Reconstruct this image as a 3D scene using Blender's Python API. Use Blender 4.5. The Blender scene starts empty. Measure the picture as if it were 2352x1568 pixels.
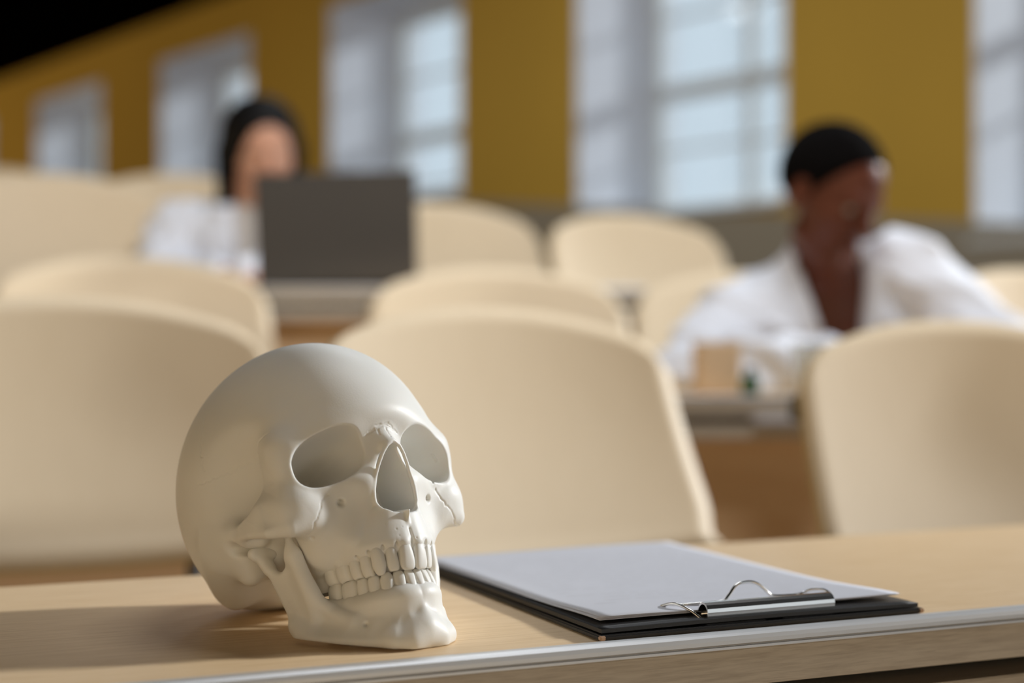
import bpy, bmesh, math, random, time
import numpy as np
from mathutils import Matrix, Vector
SC = bpy.context.scene
C = SC.collection
SK_H = 0.6           # mesh pitch of the skull, mm
EYE = 0.916          # camera height; the front desk top is 0.75 m
# ---------- camera ----------
cd = bpy.data.cameras.new('camera'); cam = bpy.data.objects.new('camera', cd); C.objects.link(cam)
cam.location = (0, 0, EYE); cam.rotation_euler = (math.pi/2, 0, 0)
cd.sensor_width = 36; cd.lens = 3500/2352*36; cd.clip_start = .05
cd.dof.use_dof = True; cd.dof.focus_distance = .86; cd.dof.aperture_fstop = 3.0; cd.dof.aperture_blades = 0
SC.camera = cam
SC.view_settings.view_transform = 'Standard'; SC.view_settings.look = 'None'
SC.view_settings.exposure = 0.42; SC.view_settings.gamma = 1
# ---------- daylight ----------
WN = Vector((.7828, .6222, 0)); WD = Vector((-.6222, .7828, 0)); WP = 6.0   # window wall: outward normal, direction away from camera, distance
w = bpy.data.worlds.new('daylight'); SC.world = w; w.use_nodes = True
nt = w.node_tree; bg = nt.nodes['Background']
tc = nt.nodes.new('ShaderNodeTexCoord'); dt = nt.nodes.new('ShaderNodeVectorMath'); dt.operation = 'DOT_PRODUCT'
dt.inputs[1].default_value = (WN.x, WN.y, .12)
nt.links.new(tc.outputs['Generated'], dt.inputs[0])
rp = nt.nodes.new('ShaderNodeValToRGB'); nt.links.new(dt.outputs['Value'], rp.inputs[0])
rp.color_ramp.elements[0].position = .0; rp.color_ramp.elements[0].color = (.60, .45, .28, 1)
rp.color_ramp.elements[1].position = .22; rp.color_ramp.elements[1].color = (.49, .57, .645, 1)
# added fill glow from behind and right of the camera, no source known
d2 = nt.nodes.new('ShaderNodeVectorMath'); d2.operation = 'DOT_PRODUCT'; d2.inputs[1].default_value = (.36, -.92, .15)
nt.links.new(tc.outputs['Generated'], d2.inputs[0])
r2 = nt.nodes.new('ShaderNodeValToRGB'); nt.links.new(d2.outputs['Value'], r2.inputs[0])
r2.color_ramp.elements[0].position = .0; r2.color_ramp.elements[0].color = (0, 0, 0, 1)
r2.color_ramp.elements[1].position = .95; r2.color_ramp.elements[1].color = (.14, .125, .10, 1)
ad = nt.nodes.new('ShaderNodeMix'); ad.data_type = 'RGBA'; ad.blend_type = 'ADD'; ad.inputs[0].default_value = 1
nt.links.new(rp.outputs[0], ad.inputs[6]); nt.links.new(r2.outputs[0], ad.inputs[7])
nt.links.new(ad.outputs[2], bg.inputs[0]); bg.inputs[1].default_value = 1.0
sd = bpy.data.lights.new('sun', 'SUN'); sd.energy = 2.5; sd.angle = math.radians(4.5); sd.color = (.955, .98, 1)
sun = bpy.data.objects.new('sun', sd); C.objects.link(sun)
SEL, SAZ = math.radians(21), math.radians(22)
sun.rotation_euler = Vector((math.cos(SEL)*math.cos(SAZ), math.cos(SEL)*math.sin(SAZ), math.sin(SEL))).to_track_quat('Z', 'Y').to_euler()
sun.location = (6, 1, 4)
# added overhead fill lights that lift the wall and rear rows
for lx, ly, lw in ((.2, 4.8, 15), (-.8, 7.4, 14), (-2.4, 9.6, 6)):
    ld = bpy.data.lights.new('added_rear_fill', 'AREA'); ld.shape = 'RECTANGLE'; ld.size = 1.3; ld.size_y = .35; ld.energy = lw; ld.color = (.93, .97, 1)
    lo_ = bpy.data.objects.new('added_rear_fill', ld); C.objects.link(lo_); lo_.location = (lx, ly, 3.75); lo_.rotation_euler = (0, 0, math.radians(38))
lf = bpy.data.lights.new('added_people_fill', 'AREA'); lf.shape = 'RECTANGLE'; lf.size = 1.2; lf.size_y = .4; lf.energy = 50; lf.color = (.95, .97, 1)  # added tilted fill for the seated people, not a fitting of the hall
lfo = bpy.data.objects.new('added_people_fill', lf); C.objects.link(lfo); lfo.location = (.5, 1.7, 3.3); lfo.rotation_euler = (math.radians(60), 0, 0)

# ---------- helpers ----------
def tag(o, label=None, cat=None, group=None, kind=None):
    if label: o['label'] = label
    if cat: o['category'] = cat
    if group: o['group'] = group
    if kind: o['kind'] = kind
    return o
def empty(n, loc, rz=0.):
    o = bpy.data.objects.new(n, None); C.objects.link(o); o.location = loc; o.rotation_euler = (0, 0, rz); o.empty_display_size = .05
    return o
def link(o, parent=None, mat=None):
    C.objects.link(o)
    if parent: o.parent = parent
    if mat: o.data.materials.append(mat)
    return o
class MB:
    """collects shapes, then links them as one mesh object"""
    def __init__(s): s.bm = bmesh.new()
    def box(s, lo, hi, M=None, bev=0.):
        b = bmesh.new(); bmesh.ops.create_cube(b, size=1)
        for v in b.verts: v.co = Vector([lo[i]+(hi[i]-lo[i])*(v.co[i]+.5) for i in range(3)])
        if bev: bmesh.ops.bevel(b, geom=list(b.edges), offset=bev, segments=2, affect='EDGES')
        if M: b.transform(M)
        s.take(b); return s
    def take(s, b, smooth=False):
        me = bpy.data.meshes.new('t'); b.to_mesh(me); b.free()
        s.bm.from_mesh(me); bpy.data.meshes.remove(me)
    def tube(s, pts, r, n=10, closed=False):
        pts = [Vector(p) for p in pts]; rings = []; m = len(pts)
        up = Vector((0, 0, 1))
        for i, p in enumerate(pts):
            a = pts[(i-1) % m] if closed or i else p; b = pts[(i+1) % m] if closed or i < m-1 else p
            d = (b-a).normalized(); u = d.cross(up)
            if u.length < 1e-3: u = d.cross(Vector((1, 0, 0)))
            u.normalize(); v = u.cross(d)
            rr = r[i] if hasattr(r, '__len__') else r
            rings.append([s.bm.verts.new(p+u*math.cos(2*math.pi*k/n)*rr+v*math.sin(2*math.pi*k/n)*rr) for k in range(n)])
        for i in range(m if closed else m-1):
            A, B = rings[i], rings[(i+1) % m]
            for k in range(n): s.bm.faces.new((A[k], A[(k+1) % n], B[(k+1) % n], B[k])).smooth = True
        if not closed:
            s.bm.faces.new(rings[0]); s.bm.faces.new(rings[-1][::-1])
        return s
    def prism(s, prof, a, b, M=None):
        """extrudes a closed 2-D profile (y, z) along x from a to b"""
        A = [s.bm.verts.new((a, y, z)) for y, z in prof]; B = [s.bm.verts.new((b, y, z)) for y, z in prof]; n = len(prof)
        if M:
            for v in A+B: v.co = M @ v.co
        for i in range(n): s.bm.faces.new((A[i], A[(i+1) % n], B[(i+1) % n], B[i]))
        s.bm.faces.new(A[::-1]); s.bm.faces.new(B); return s
    def build(s, name, mat, parent=None, M=None, smooth=None):
        if M: s.bm.transform(M)
        bmesh.ops.recalc_face_normals(s.bm, faces=list(s.bm.faces))
        me = bpy.data.meshes.new(name); s.bm.to_mesh(me); s.bm.free()
        if smooth is not None:
            for p in me.polygons: p.use_smooth = smooth
        return link(bpy.data.objects.new(name, me), parent, mat)
def copy_tree(o, parent=None):
    c = o.copy(); C.objects.link(c); c.parent = parent
    for ch in o.children: copy_tree(ch, c)
    return c

# ---------- materials ----------
def mat(name, col, rough=.5, metal=0., spec=.5, sss=0., bump=None, alpha=None, vary=None, wood=None):
    """bump=(scale, strength); vary=(scale, amount); wood=(second colour, (sx, sy, sz), fine)"""
    m = bpy.data.materials.new(name); m.use_nodes = True; n = m.node_tree; p = n.nodes['Principled BSDF']
    p.inputs['Base Color'].default_value = (*col, 1); p.inputs['Roughness'].default_value = rough
    p.inputs['Metallic'].default_value = metal; p.inputs['Specular IOR Level'].default_value = spec
    co = n.nodes.new('ShaderNodeTexCoord'); src = co.outputs['Object']
    if wood:
        mp = n.nodes.new('ShaderNodeMapping'); mp.inputs['Scale'].default_value = wood[1]; n.links.new(src, mp.inputs[0])
        if len(wood) > 3: mp.inputs['Rotation'].default_value = (0, 0, wood[3])
        a = n.nodes.new('ShaderNodeTexNoise'); a.inputs['Scale'].default_value = 1; a.inputs['Detail'].default_value = 5; a.inputs['Roughness'].default_value = .65
        n.links.new(mp.outputs[0], a.inputs['Vector'])
        b = n.nodes.new('ShaderNodeTexNoise'); b.inputs['Scale'].default_value = wood[2]; b.inputs['Detail'].default_value = 3
        n.links.new(mp.outputs[0], b.inputs['Vector'])
        ad = n.nodes.new('ShaderNodeMath'); ad.operation = 'MULTIPLY_ADD'; n.links.new(b.outputs[0], ad.inputs[0]); ad.inputs[1].default_value = .5; n.links.new(a.outputs[0], ad.inputs[2])
        r = n.nodes.new('ShaderNodeValToRGB'); n.links.new(ad.outputs[0], r.inputs[0])
        r.color_ramp.elements[0].position = .52; r.color_ramp.elements[0].color = (*wood[0], 1)
        r.color_ramp.elements[1].position = .86; r.color_ramp.elements[1].color = (*col, 1)
        n.links.new(r.outputs[0], p.inputs['Base Color'])
    if vary:
        a = n.nodes.new('ShaderNodeTexNoise'); a.inputs['Scale'].default_value = vary[0]; a.inputs['Detail'].default_value = 4; n.links.new(src, a.inputs['Vector'])
        r = n.nodes.new('ShaderNodeValToRGB'); n.links.new(a.outputs[0], r.inputs[0]); k = vary[1]
        r.color_ramp.elements[0].position = .3; r.color_ramp.elements[0].color = (*[c*(1-k) for c in col], 1)
        r.color_ramp.elements[1].position = .7; r.color_ramp.elements[1].color = (*[min(1, c*(1+k)) for c in col], 1)
        n.links.new(r.outputs[0], p.inputs['Base Color'])
    if bump:
        a = n.nodes.new('ShaderNodeTexNoise'); a.inputs['Scale'].default_value = bump[0]; a.inputs['Detail'].default_value = 6; n.links.new(src, a.inputs['Vector'])
        b = n.nodes.new('ShaderNodeBump'); b.inputs['Strength'].default_value = bump[1]; b.inputs['Distance'].default_value = .001
        n.links.new(a.outputs[0], b.inputs['Height']); n.links.new(b.outputs[0], p.inputs['Normal'])
    return m
ROW = math.radians(23.45)                                     # how far the front desk is turned
M_PLASTER = mat('plaster', (.80, .79, .745), .45, spec=.35, bump=(900, .05), vary=(18, .03))
p_ = M_PLASTER.node_tree.nodes['Principled BSDF']; p_.inputs['Subsurface Weight'].default_value = .15; p_.inputs['Subsurface Radius'].default_value = (1, .75, .5); p_.inputs['Subsurface Scale'].default_value = .006
M_DESK = mat('beech_laminate', (.88, .65, .40), .42, spec=.25, wood=((.74, .51, .27), (14, 260, 60), 3.2))
M_EDGEWOOD = mat('desk_edge_laminate', (.66, .59, .49), .5, wood=((.50, .43, .345), (30, 420, 520), 2.5))
M_ALU = mat('brushed_aluminium', (.78, .79, .80), .38, metal=.6)
M_CHROME = mat('chrome', (.86, .84, .81), .2, metal=1.)
M_DARK = mat('dark_panel', (.018, .018, .017), .6)
M_PLY = mat('beech_plywood', (.78, .645, .455), .5, spec=.25, wood=((.765, .63, .44), (30, 30, 5), 3))
M_PLYEDGE = mat('plywood_edge', (.50, .36, .16), .55)
M_PANEL = mat('brown_desk_panel', (.95, .66, .38), .5, wood=((.88, .58, .31), (3, 3, 40), 3))
M_STEEL = mat('grey_steel', (.10, .10, .10), .4, metal=.7)
M_WALL = mat('ochre_paint', (.50, .315, .040), .8, vary=(1.2, .04))
M_REVEAL = mat('white_paint', (.66, .69, .77), .7)
M_FRAME = mat('grey_window_paint', (.62, .66, .68), .5)
M_WAINS = mat('taupe_dado_paint', (.30, .27, .21), .7)
M_CEIL = mat('shade_black_ceiling', (.0008, .0006, .0004), 1., spec=0)  # near-black colour paints in the shade of an unlit ceiling
M_FLOOR = mat('brown_floor', (.16, .10, .055), .5, wood=((.11, .07, .035), (2, 20, 2), 3))
M_PAPER = mat('paper', (.66, .67, .73), .6)
M_LEATHER = mat('black_leatherette', (.012, .012, .013), .42, bump=(900, .15))
M_CARD = mat('raw_card_corner', (.55, .38, .27), .8)
M_INK = mat('faint_print', (.60, .60, .64), .7)
M_SKIN1 = mat('light_skin', (.62, .33, .22), .5); M_SKIN2 = mat('dark_skin', (.115, .030, .014), .42, spec=.35)
M_HAIR = mat('black_hair', (.004, .0035, .0035), .6, spec=.15, bump=(300, .5)); M_HAIR2 = mat('cropped_black_hair', (.004, .0035, .0035), 1., spec=.05, bump=(900, .8))
M_COAT = mat('white_coat_cloth', (.80, .83, .90), .8); M_SHIRT = mat('pale_shirt_cloth', (.50, .46, .42), .8)
M_TROUSER = mat('dark_trousers', (.02, .022, .03), .8); M_EYE = mat('eye', (.30, .28, .26), .2)
M_LAPTOP = mat('grey_laptop_shell', (.085, .085, .088), .45, metal=.3); M_KEYS = mat('laptop_keys', (.01, .01, .01), .5)
M_SCREEN = mat('dark_screen', (.02, .025, .03), .15)
M_GREEN = mat('green_plastic', (.02, .10, .035), .4); M_BOX = mat('beige_card', (.82, .63, .43), .7)
M_CLEAR = mat('clear_plastic', (.85, .86, .84), .15); M_CLEAR.node_tree.nodes['Principled BSDF'].inputs['Transmission Weight'].default_value = .75
M_GLASS = bpy.data.materials.new('window_glass'); M_GLASS.use_nodes = True
n_ = M_GLASS.node_tree; o_ = n_.nodes['Material Output']; n_.nodes.remove(n_.nodes['Principled BSDF'])
t_ = n_.nodes.new('ShaderNodeBsdfTransparent'); t_.inputs[0].default_value = (.96, .98, .98, 1); g_ = n_.nodes.new('ShaderNodeBsdfGlossy'); g_.inputs['Roughness'].default_value = .03
x_ = n_.nodes.new('ShaderNodeMixShader'); x_.inputs[0].default_value = .06
n_.links.new(t_.outputs[0], x_.inputs[1]); n_.links.new(g_.outputs[0], x_.inputs[2]); n_.links.new(x_.outputs[0], o_.inputs[0])
# ---------- implicit surfaces: numpy distance fields meshed by surface nets ----------
def v3(*a): return np.array(a, dtype=np.float32)

class Field:
    """points + running distance; primitives are smooth-unioned or carved into it"""
    def __init__(s, P):
        s.P = P.astype(np.float32); s.d = np.full(len(P), 1e3, np.float32)
    def near(s, lo, hi, pad):
        P = s.P
        m = ((P[:, 0] > lo[0]-pad) & (P[:, 0] < hi[0]+pad) & (P[:, 1] > lo[1]-pad) &
             (P[:, 1] < hi[1]+pad) & (P[:, 2] > lo[2]-pad) & (P[:, 2] < hi[2]+pad))
        return np.nonzero(m)[0]
    def put(s, idx, e, k, op):
        a = s.d[idx]
        if op == 'add':
            if k > 0:
                h = np.maximum(k-np.abs(a-e), 0)/k
                r = np.minimum(a, e)-h*h*k*.25
            else: r = np.minimum(a, e)
        else:                              # cut
            e = -e
            if k > 0:
                h = np.maximum(k-np.abs(a-e), 0)/k
                r = np.maximum(a, e)+h*h*k*.25
            else: r = np.maximum(a, e)
        s.d[idx] = r
    def cone(s, a, b, ra, rb=None, k=0., op='add', flat=None):
        """capsule whose radius goes from ra to rb"""
        rb = ra if rb is None else rb
        a = v3(*a); b = v3(*b); R = max(ra, rb)
        pad = R+max(k, 0)+getattr(s, 'extra', 0)+(FAR if op == 'add' else 2.)
        i = s.near(np.minimum(a, b), np.maximum(a, b), pad)
        if not len(i): return
        p = s.P[i]-a; ab = b-a
        t = np.clip((p@ab)/max(float(ab@ab), 1e-6), 0, 1)
        q = p-t[:, None]*ab
        if flat is not None:               # squash along an axis: (unit axis, factor)
            ax, fc = v3(*flat[0]), flat[1]
            c = q@ax; q = q+(c*(fc-1))[:, None]*ax
        e = np.sqrt((q*q).sum(1))-(ra+(rb-ra)*t)
        s.put(i, e, k, op)
    def tube(s, pts, r, k=0., op='add', kk=None):
        r = list(r) if hasattr(r, '__len__') else [r]*len(pts)
        T = Field.__new__(Field); T.P = s.P; T.d = np.full(len(s.P), 1e3, np.float32); T.extra = k
        for j in range(len(pts)-1): T.cone(pts[j], pts[j+1], r[j], r[j+1], 0)
        i = np.nonzero(T.d < 900)[0]
        s.put(i, T.d[i], k, op)
    def ell(s, c, r, k=0., op='add', M=None):
        c = v3(*c); r = v3(*r); R = float(r.max())
        i = s.near(c, c, R*1.15+k*2+(FAR if op == 'add' else 2.))
        if not len(i): return
        p = s.P[i]-c
        if M is not None: p = p@np.array(M, np.float32).T
        k0 = np.sqrt(((p/r)**2).sum(1)); k1 = np.sqrt(((p/(r*r))**2).sum(1))
        e = np.where(k0 < 1e-3, -float(r.min()), k0*(k0-1)/np.maximum(k1, 1e-6)).astype(np.float32)
        s.put(i, e, k, op)
    def tri(s, a, b, c, ra, rb, rc, k=0., op='add'):
        """thick triangle with a radius at each corner"""
        a, b, c = v3(*a), v3(*b), v3(*c); R = max(ra, rb, rc)+getattr(s, 'extra', 0)
        i = s.near(np.minimum(np.minimum(a, b), c), np.maximum(np.maximum(a, b), c), R+k+(FAR if op == 'add' else 2.))
        if not len(i): return
        p = s.P[i]; n = np.cross(b-a, c-a); nn = float(n@n)
        w = p-a
        g = (np.cross(b-a, w)@n)/nn; bt = (np.cross(w, c-a)@n)/nn; al = 1-g-bt
        ins = (g >= 0) & (bt >= 0) & (al >= 0)
        best = np.where(ins, np.abs(w@n)/math.sqrt(nn)-(al*ra+bt*rb+g*rc), 1e3)
        for u, v, ru, rv in ((a, b, ra, rb), (b, c, rb, rc), (c, a, rc, ra)):
            q = p-u; uv = v-u; t = np.clip((q@uv)/float(uv@uv), 0, 1)
            q = q-t[:, None]*uv
            best = np.minimum(best, np.sqrt((q*q).sum(1))-(ru+(rv-ru)*t))
        s.put(i, best.astype(np.float32), k, op)
    def sheet(s, A, B, ra, rb, k=0., op='add'):
        """thick strip between two polylines"""
        ra = list(ra) if hasattr(ra, '__len__') else [ra]*len(A)
        rb = list(rb) if hasattr(rb, '__len__') else [rb]*len(B)
        T = Field.__new__(Field); T.P = s.P; T.d = np.full(len(s.P), 1e3, np.float32); T.extra = k
        for j in range(len(A)-1):
            T.tri(A[j], A[j+1], B[j], ra[j], ra[j+1], rb[j])
            T.tri(A[j+1], B[j+1], B[j], ra[j+1], rb[j+1], rb[j])
        i = np.nonzero(T.d < 900)[0]
        s.put(i, T.d[i], k, op)
    def raw(s, fn, k=0., op='add', box=None):
        i = np.arange(len(s.P)) if box is None else s.near(v3(*box[0]), v3(*box[1]), 0)
        if len(i): s.put(i, fn(s.P[i]).astype(np.float32), k, op)
FAR = 8.

def nets(fn, lo, hi, h, coarse=4):
    """mesh the zero set of fn(P)->d inside the box; evaluates finely only near the surface"""
    lo = np.array(lo, float); H = h*coarse
    nc = np.ceil((np.array(hi)-lo)/H).astype(int)+1
    ax = [lo[i]+np.arange(nc[i])*H for i in range(3)]
    G = np.stack(np.meshgrid(*ax, indexing='ij'), -1).reshape(-1, 3)
    dc = fn(G).reshape(nc)
    n = (nc-1)*coarse+1
    # coarse cells that may hold the surface
    act = np.abs(dc) < H*1.6
    cell = np.zeros(nc-1, bool)
    sg = dc < 0
    for a in (0, 1):
        for b in (0, 1):
            for c in (0, 1):
                sl = (slice(a, nc[0]-1+a), slice(b, nc[1]-1+b), slice(c, nc[2]-1+c))
                cell |= act[sl]
                cell |= sg[sl] != sg[:-1, :-1, :-1]
    D = np.repeat(np.repeat(np.repeat(dc[:-1, :-1, :-1], coarse, 0), coarse, 1), coarse, 2)
    D = np.pad(D, ((0, 1), (0, 1), (0, 1)), mode='edge').astype(np.float32)
    D = np.where(np.abs(D) < 1e-4, 1e-4, D)
    need = np.repeat(np.repeat(np.repeat(cell, coarse, 0), coarse, 1), coarse, 2)
    need = np.pad(need, ((0, 1), (0, 1), (0, 1)))
    for ax_ in range(3):
        need |= np.roll(need, 1, ax_)
    idx = np.argwhere(need)
    for s in range(0, len(idx), 1500000):
        q = idx[s:s+1500000]
        D[q[:, 0], q[:, 1], q[:, 2]] = fn(lo+q*h)
    S = D < 0
    m = np.zeros(n-1, bool)
    base = S[:-1, :-1, :-1]
    for a in (0, 1):
        for b in (0, 1):
            for c in (0, 1):
                m |= S[a:n[0]-1+a, b:n[1]-1+b, c:n[2]-1+c] != base
    C = np.argwhere(m)
    vid = np.full(n-1, -1, np.int32); vid[m] = np.arange(len(C))
    acc = np.zeros((len(C), 3)); cnt = np.zeros(len(C))
    cor = [(a, b, c) for a in (0, 1) for b in (0, 1) for c in (0, 1)]
    val = {o: D[C[:, 0]+o[0], C[:, 1]+o[1], C[:, 2]+o[2]].astype(float) for o in cor}
    for o in cor:
        for e in range(3):
            if o[e]: continue
            o2 = tuple(o[i]+(i == e) for i in range(3))
            u, w = val[o], val[o2]; x = (u < 0) != (w < 0)
            t = np.where(x, u/np.where(x, u-w, 1), 0)
            p = np.array(o, float)[None, :].repeat(len(C), 0); p[:, e] += t
            acc[x] += p[x]; cnt[x] += 1
    V = lo+(C+acc/cnt[:, None])*h
    F = []
    for e in range(3):
        a1, a2 = (e+1) % 3, (e+2) % 3
        s0 = [slice(1, n[i]-1) for i in range(3)]; s0[e] = slice(0, n[e]-1)
        s1 = list(s0); s1[e] = slice(1, n[e])
        A = S[tuple(s0)]; B = S[tuple(s1)]
        X = np.argwhere(A != B)
        if not len(X): continue
        X = X+np.array([0 if i == e else 1 for i in range(3)])
        def g(d1, d2):
            Y = X.copy(); Y[:, a1] -= d1; Y[:, a2] -= d2
            return vid[Y[:, 0], Y[:, 1], Y[:, 2]]
        q = np.stack([g(1, 1), g(0, 1), g(0, 0), g(1, 0)], 1)
        flip = ~S[X[:, 0], X[:, 1], X[:, 2]]
        q[flip] = q[flip][:, ::-1]
        F.append(q)
    F = np.concatenate(F); F = F[(F >= 0).all(1)]
    # slide onto the true surface
    for _ in range(2):
        d0 = fn(V); e = h*.5
        g = np.stack([fn(V+np.eye(3)[i]*e)-fn(V-np.eye(3)[i]*e) for i in range(3)], 1)/(2*e)
        gg = (g*g).sum(1)+1e-3
        st = (d0/gg)[:, None]*g
        L = np.linalg.norm(st, axis=1, keepdims=True)
        V = V-st*np.minimum(1, .5*h/np.maximum(L, 1e-9))
    return V, F

def mesh_from(name, V, F, scale=.001, mirror=None):
    """numpy vertices and faces to a smooth mesh, faces turned outwards; mirror flips one axis first"""
    V = np.array(V, float)*scale; F = np.array(F, np.int32)
    if mirror is not None: V[:, mirror] *= -1
    a, b, c = V[F[:, 0]], V[F[:, 1]], V[F[:, 2]]
    vol = (a*np.cross(b, c)).sum()
    if F.shape[1] == 4:
        d = V[F[:, 3]]; vol += (a*np.cross(c, d)).sum()
    if vol < 0: F = F[:, ::-1]
    me = bpy.data.meshes.new(name)
    me.vertices.add(len(V)); me.vertices.foreach_set('co', V.astype(np.float32).ravel())
    me.loops.add(F.size); me.loops.foreach_set('vertex_index', np.ascontiguousarray(F).ravel())
    me.polygons.add(len(F)); me.polygons.foreach_set('loop_start', np.arange(len(F), dtype=np.int32)*F.shape[1])
    me.polygons.foreach_set('loop_total', np.full(len(F), F.shape[1], np.int32))
    me.polygons.foreach_set('use_smooth', np.ones(len(F), bool))
    me.update(calc_edges=True); me.validate()
    return me
# ---------- the plaster skull (mm, x = its left, y = forward, z = up, origin under the chin) ----------
DESK_N = None
def sym(P):
    Q = P.copy(); Q[:, 0] = np.abs(Q[:, 0]); return Q
UP_ARCH = [(0, 1), (8.5, -0.6), (16, -6), (22, -15.5), (26, -27), (29, -41)]
LO_ARCH = [(0, -0.5), (7.5, -1.8), (14, -6.5), (19.5, -15.5), (24, -27.5), (28, -41)]
def walk(arch, s):
    L = 0
    for (a, b) in zip(arch[:-1], arch[1:]):
        l = math.hypot(b[0]-a[0], b[1]-a[1])
        if s <= L+l:
            t = (s-L)/l; return (a[0]+(b[0]-a[0])*t, a[1]+(b[1]-a[1])*t), math.atan2(b[1]-a[1], b[0]-a[0])
        L += l
    b, a = arch[-1], arch[-2]
    return b, math.atan2(b[1]-a[1], b[0]-a[0])
def arch_smooth(arch, n=40):
    """catmull-rom through the arch so the jaw curves evenly"""
    pts = [(-arch[1][0], arch[1][1])]+list(arch)+[(2*arch[-1][0]-arch[-2][0], 2*arch[-1][1]-arch[-2][1])]
    out = []
    for i in range(1, len(pts)-2):
        p0, p1, p2, p3 = [np.array(q, float) for q in pts[i-1:i+3]]
        for j in range(8):
            t = j/8
            out.append(tuple(.5*((2*p1)+(p2-p0)*t+(2*p0-5*p1+4*p2-p3)*t*t+(3*p1-p0-3*p2+p3)*t**3)))
    out.append(tuple(arch[-1])); return out
UP_A, LO_A = arch_smooth(UP_ARCH), arch_smooth(LO_ARCH)
UP_W = [8.3, 6.3, 7.1, 6.8, 6.8, 9.6, 9.2]
LO_W = [5.6, 6.2, 7.0, 7.1, 7.2, 10.4, 9.6]
def tooth_spots(A, W):
    s = 0; out = []
    for i, w in enumerate(W):
        (x, y), a = walk(A, s+w/2); out.append((x, y, a, w)); s += w
    return out
UP_T, LO_T = tooth_spots(UP_A, UP_W), tooth_spots(LO_A, LO_W)
def up_gum(i): return [56.5, 56.8, 58, 57, 56, 55.5, 55][i]
def lo_gum(i): return [33.5, 33.3, 33, 33.5, 34.2, 35, 36][i]

def orbit(P, grow=0.):
    """distance to the eye socket void"""
    c = np.array([33.4, -11.5, 111.6]); ax = np.array([-.27, -.96, -.03]); ax /= np.linalg.norm(ax)
    u = np.array([.93, -.27, -.12]); u -= ax*(u@ax); u /= np.linalg.norm(u)
    v = np.cross(ax, u); v = v if v[2] > 0 else -v
    q = P-c; s = q@ax; U = q@u; Vv = q@v
    f = np.clip(1-s/46., .001, 1.6)**.55
    # upper inner corner squarer, lower outer corner drooping
    Vs = Vv+.10*U
    a = (21.2+grow)*f; b = (13.9+grow)*f
    r = ((np.abs(U)/a)**2.5+(np.abs(Vs)/b)**2.5)**.4
    return np.maximum((r-1)*np.minimum(a, b)*.95, s-45)
AP_Z = [66, 74.6, 76.0, 79, 84, 90, 97, 104, 110, 114, 116.5, 119]
AP_W = [-6, 0.0, 7.6, 12.2, 14.2, 13.8, 12.1, 9.6, 6.8, 4.0, 0.0, -5]
AP_X = 1.0
def aperture(P, grow=0.):
    w = np.interp(P[:, 2], AP_Z, AP_W)+grow
    return np.maximum((np.abs(P[:, 0]-AP_X)-w)*.88, -(P[:, 1]+34))

def wob(a, b, n, amp, seed):
    """jittered polyline for sutures and cracks"""
    r = random.Random(seed); out = []
    for i in range(n+1):
        t = i/n
        out.append(tuple(a[j]+(b[j]-a[j])*t+(r.uniform(-amp, amp) if 0 < i < n else 0) for j in range(3)))
    return out
def on_skin(fn, pts, it=8):
    """pull the points of a polyline onto the surface of fn"""
    V = np.array(pts, float)
    for _ in range(it):
        d = fn(V); g = np.stack([fn(V+np.eye(3)[i]*.5)-fn(V-np.eye(3)[i]*.5) for i in range(3)], 1)
        V = V-(d/np.maximum((g*g).sum(1), .05))[:, None]*g*.8
    return [tuple(v) for v in V]

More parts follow.
